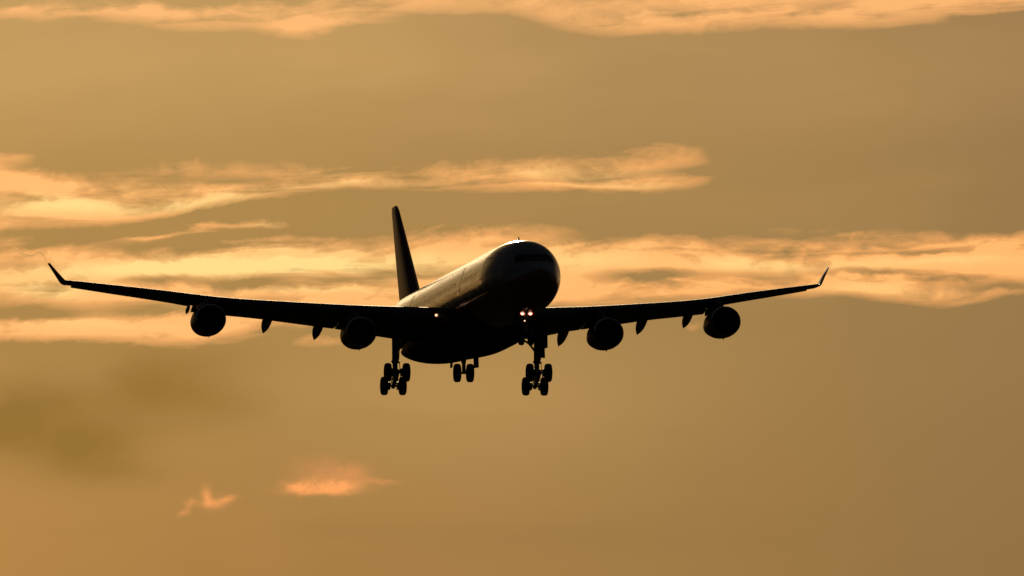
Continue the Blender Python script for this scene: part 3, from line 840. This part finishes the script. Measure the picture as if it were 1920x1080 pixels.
bm = bmesh.new()                                # centre gear under the belly
cx_ = 32.4
tube(bm, (32.1, 0, -3.2), (cx_, 0, -4.1), .21, .19, 16); tube(bm, (cx_ - .02, 0, -4.0), (cx_, 0, -4.95), .13, .13, 14)
tube(bm, (cx_, -.55, -4.87), (cx_, .55, -4.87), .08, .08, 12)
tube(bm, (cx_ + .05, 0.05, -3.9), (33.9, .05, -3.1), .08, .08, 10)
tube(bm, (cx_, .22, -3.35), (cx_, .06, -4.1), .09, .08, 10); tube(bm, (cx_, -.22, -3.35), (cx_, -.06, -4.1), .09, .08, 10)
for o in (-.1, .1): tube(bm, (cx_ - .15, o, -4.05), (cx_ - .45, o * .4, -4.45), .045, .035, 8); tube(bm, (cx_ - .45, o * .4, -4.45), (cx_ - .12, o, -4.85), .035, .045, 8)
cg = put('centre_landing_gear', bm, M_STEEL)
for o in (-.49, .49): wheel(cg, cx_, o, -4.87, .70, .47)
for o in (-1, 1):
    bm = bmesh.new()
    slab(bm, [(31.5, o * .96, -3.3), (33.0, o * .88, -3.3), (33.0, o * .90, -4.46), (31.6, o * 1.0, -4.52)], .05)
    put('gear_door', bm, M_BELLY, cg)

bm = bmesh.new()                                # nose gear
nx = 6.41
tube(bm, (6.15, 0, -2.2), (6.38, 0, -3.75), .15, .14, 16); tube(bm, (6.37, 0, -3.6), (nx, 0, -4.6), .085, .085, 14)
tube(bm, (nx, -.42, -4.55), (nx, .42, -4.55), .06, .06, 12)
tube(bm, (6.35, 0, -3.3), (7.9, 0, -2.6), .06, .06, 10)
tube(bm, (6.2, -.36, -2.74), (6.2, .36, -2.74), .05, .05, 8)
for o in (-.06, .06): tube(bm, (6.25, o, -3.7), (6.0, o, -4.05), .03, .03, 8); tube(bm, (6.0, o, -4.05), (6.32, o, -4.45), .03, .03, 8)
ng = put('nose_landing_gear', bm, M_STEEL)
for o in (-.35, .35): wheel(ng, nx, o, -4.54, .53, .36)
for o in (-1, 1):
    bm = bmesh.new(); slab(bm, [(6.0, o * .62, -2.5), (7.6, o * .62, -2.6), (7.5, o * .70, -3.35), (6.1, o * .70, -3.25)], .04); put('gear_door', bm, M_BELLY, ng)
def lamp(x, y, z, r, m, name, parent):
    bm = bmesh.new(); bmesh.ops.create_uvsphere(bm, u_segments=20, v_segments=12, radius=r)
    bmesh.ops.scale(bm, verts=bm.verts, vec=Vector((.6, 1, 1)))
    bmesh.ops.translate(bm, verts=bm.verts, vec=Vector((x, y, z))); put(name, bm, m, parent, 180)
for y in (.29, -.29):
    lamp(6.1, y, -2.74, .18, M_LAMP, 'taxi_light', ng)
    lamp(6.1, y - .01, -2.53, .085, M_LAMP, 'taxi_light', ng)
lamp(6.1, .14, -3.30, .06, M_LAMPW, 'taxi_light', ng)
lamp(5.95, .05, -2.24, .03, M_LAMPW, 'taxi_light', ng)

# ------------------------------------------------------------------ wake vortices off the winglet tips, seen only by the light they bend
vm = bpy.data.materials.new('vortex_air'); vm.use_nodes = True
t = vm.node_tree; t.nodes.clear()
rf = t.nodes.new('ShaderNodeBsdfRefraction'); rf.inputs['IOR'].default_value = 1.0010; rf.inputs['Roughness'].default_value = 0.0
om = t.nodes.new('ShaderNodeOutputMaterial'); t.links.new(rf.outputs[0], om.inputs['Surface'])
def trail(tip, knots, label):
    bm = bmesh.new(); rings = []; n = 14
    for k in range(61):
        a = knots[-1][0] * k / 60
        dy_, dz_ = hermite(knots, a)
        r_ = 0.03 + 0.04 * min(1, a / 4) * (1 - max(0, k - 45) / 15 * .95)
        rings.append([Vector((tip[0] + a, tip[1] + dy_ + r_ * cos(2 * pi * j / n), tip[2] + dz_ + r_ * sin(2 * pi * j / n))) for j in range(n)])
    loft(bm, rings)
    bmesh.ops.transform(bm, verts=bm.verts, matrix=Mw @ Matrix.Translation(-BASE))
    c = sum((v.co for v in bm.verts), Vector()) / len(bm.verts)
    bmesh.ops.translate(bm, verts=bm.verts, vec=-c)
    o = finish('vortex_trail', bm, vm, None, 180); o.location = c
    o['label'] = label; o['category'] = 'vortex trail'
trail((42.2, 30.06, 4.15), [(0, 0, 0), (2, 0, .78), (5, 0, 1.31), (7.7, 0, 1.36), (11.1, 0, 1.65), (14.5, 0, 2.2), (17.3, 0, 2.9)], 'faint thin wavy line of air trailing off the upturned wing tip')
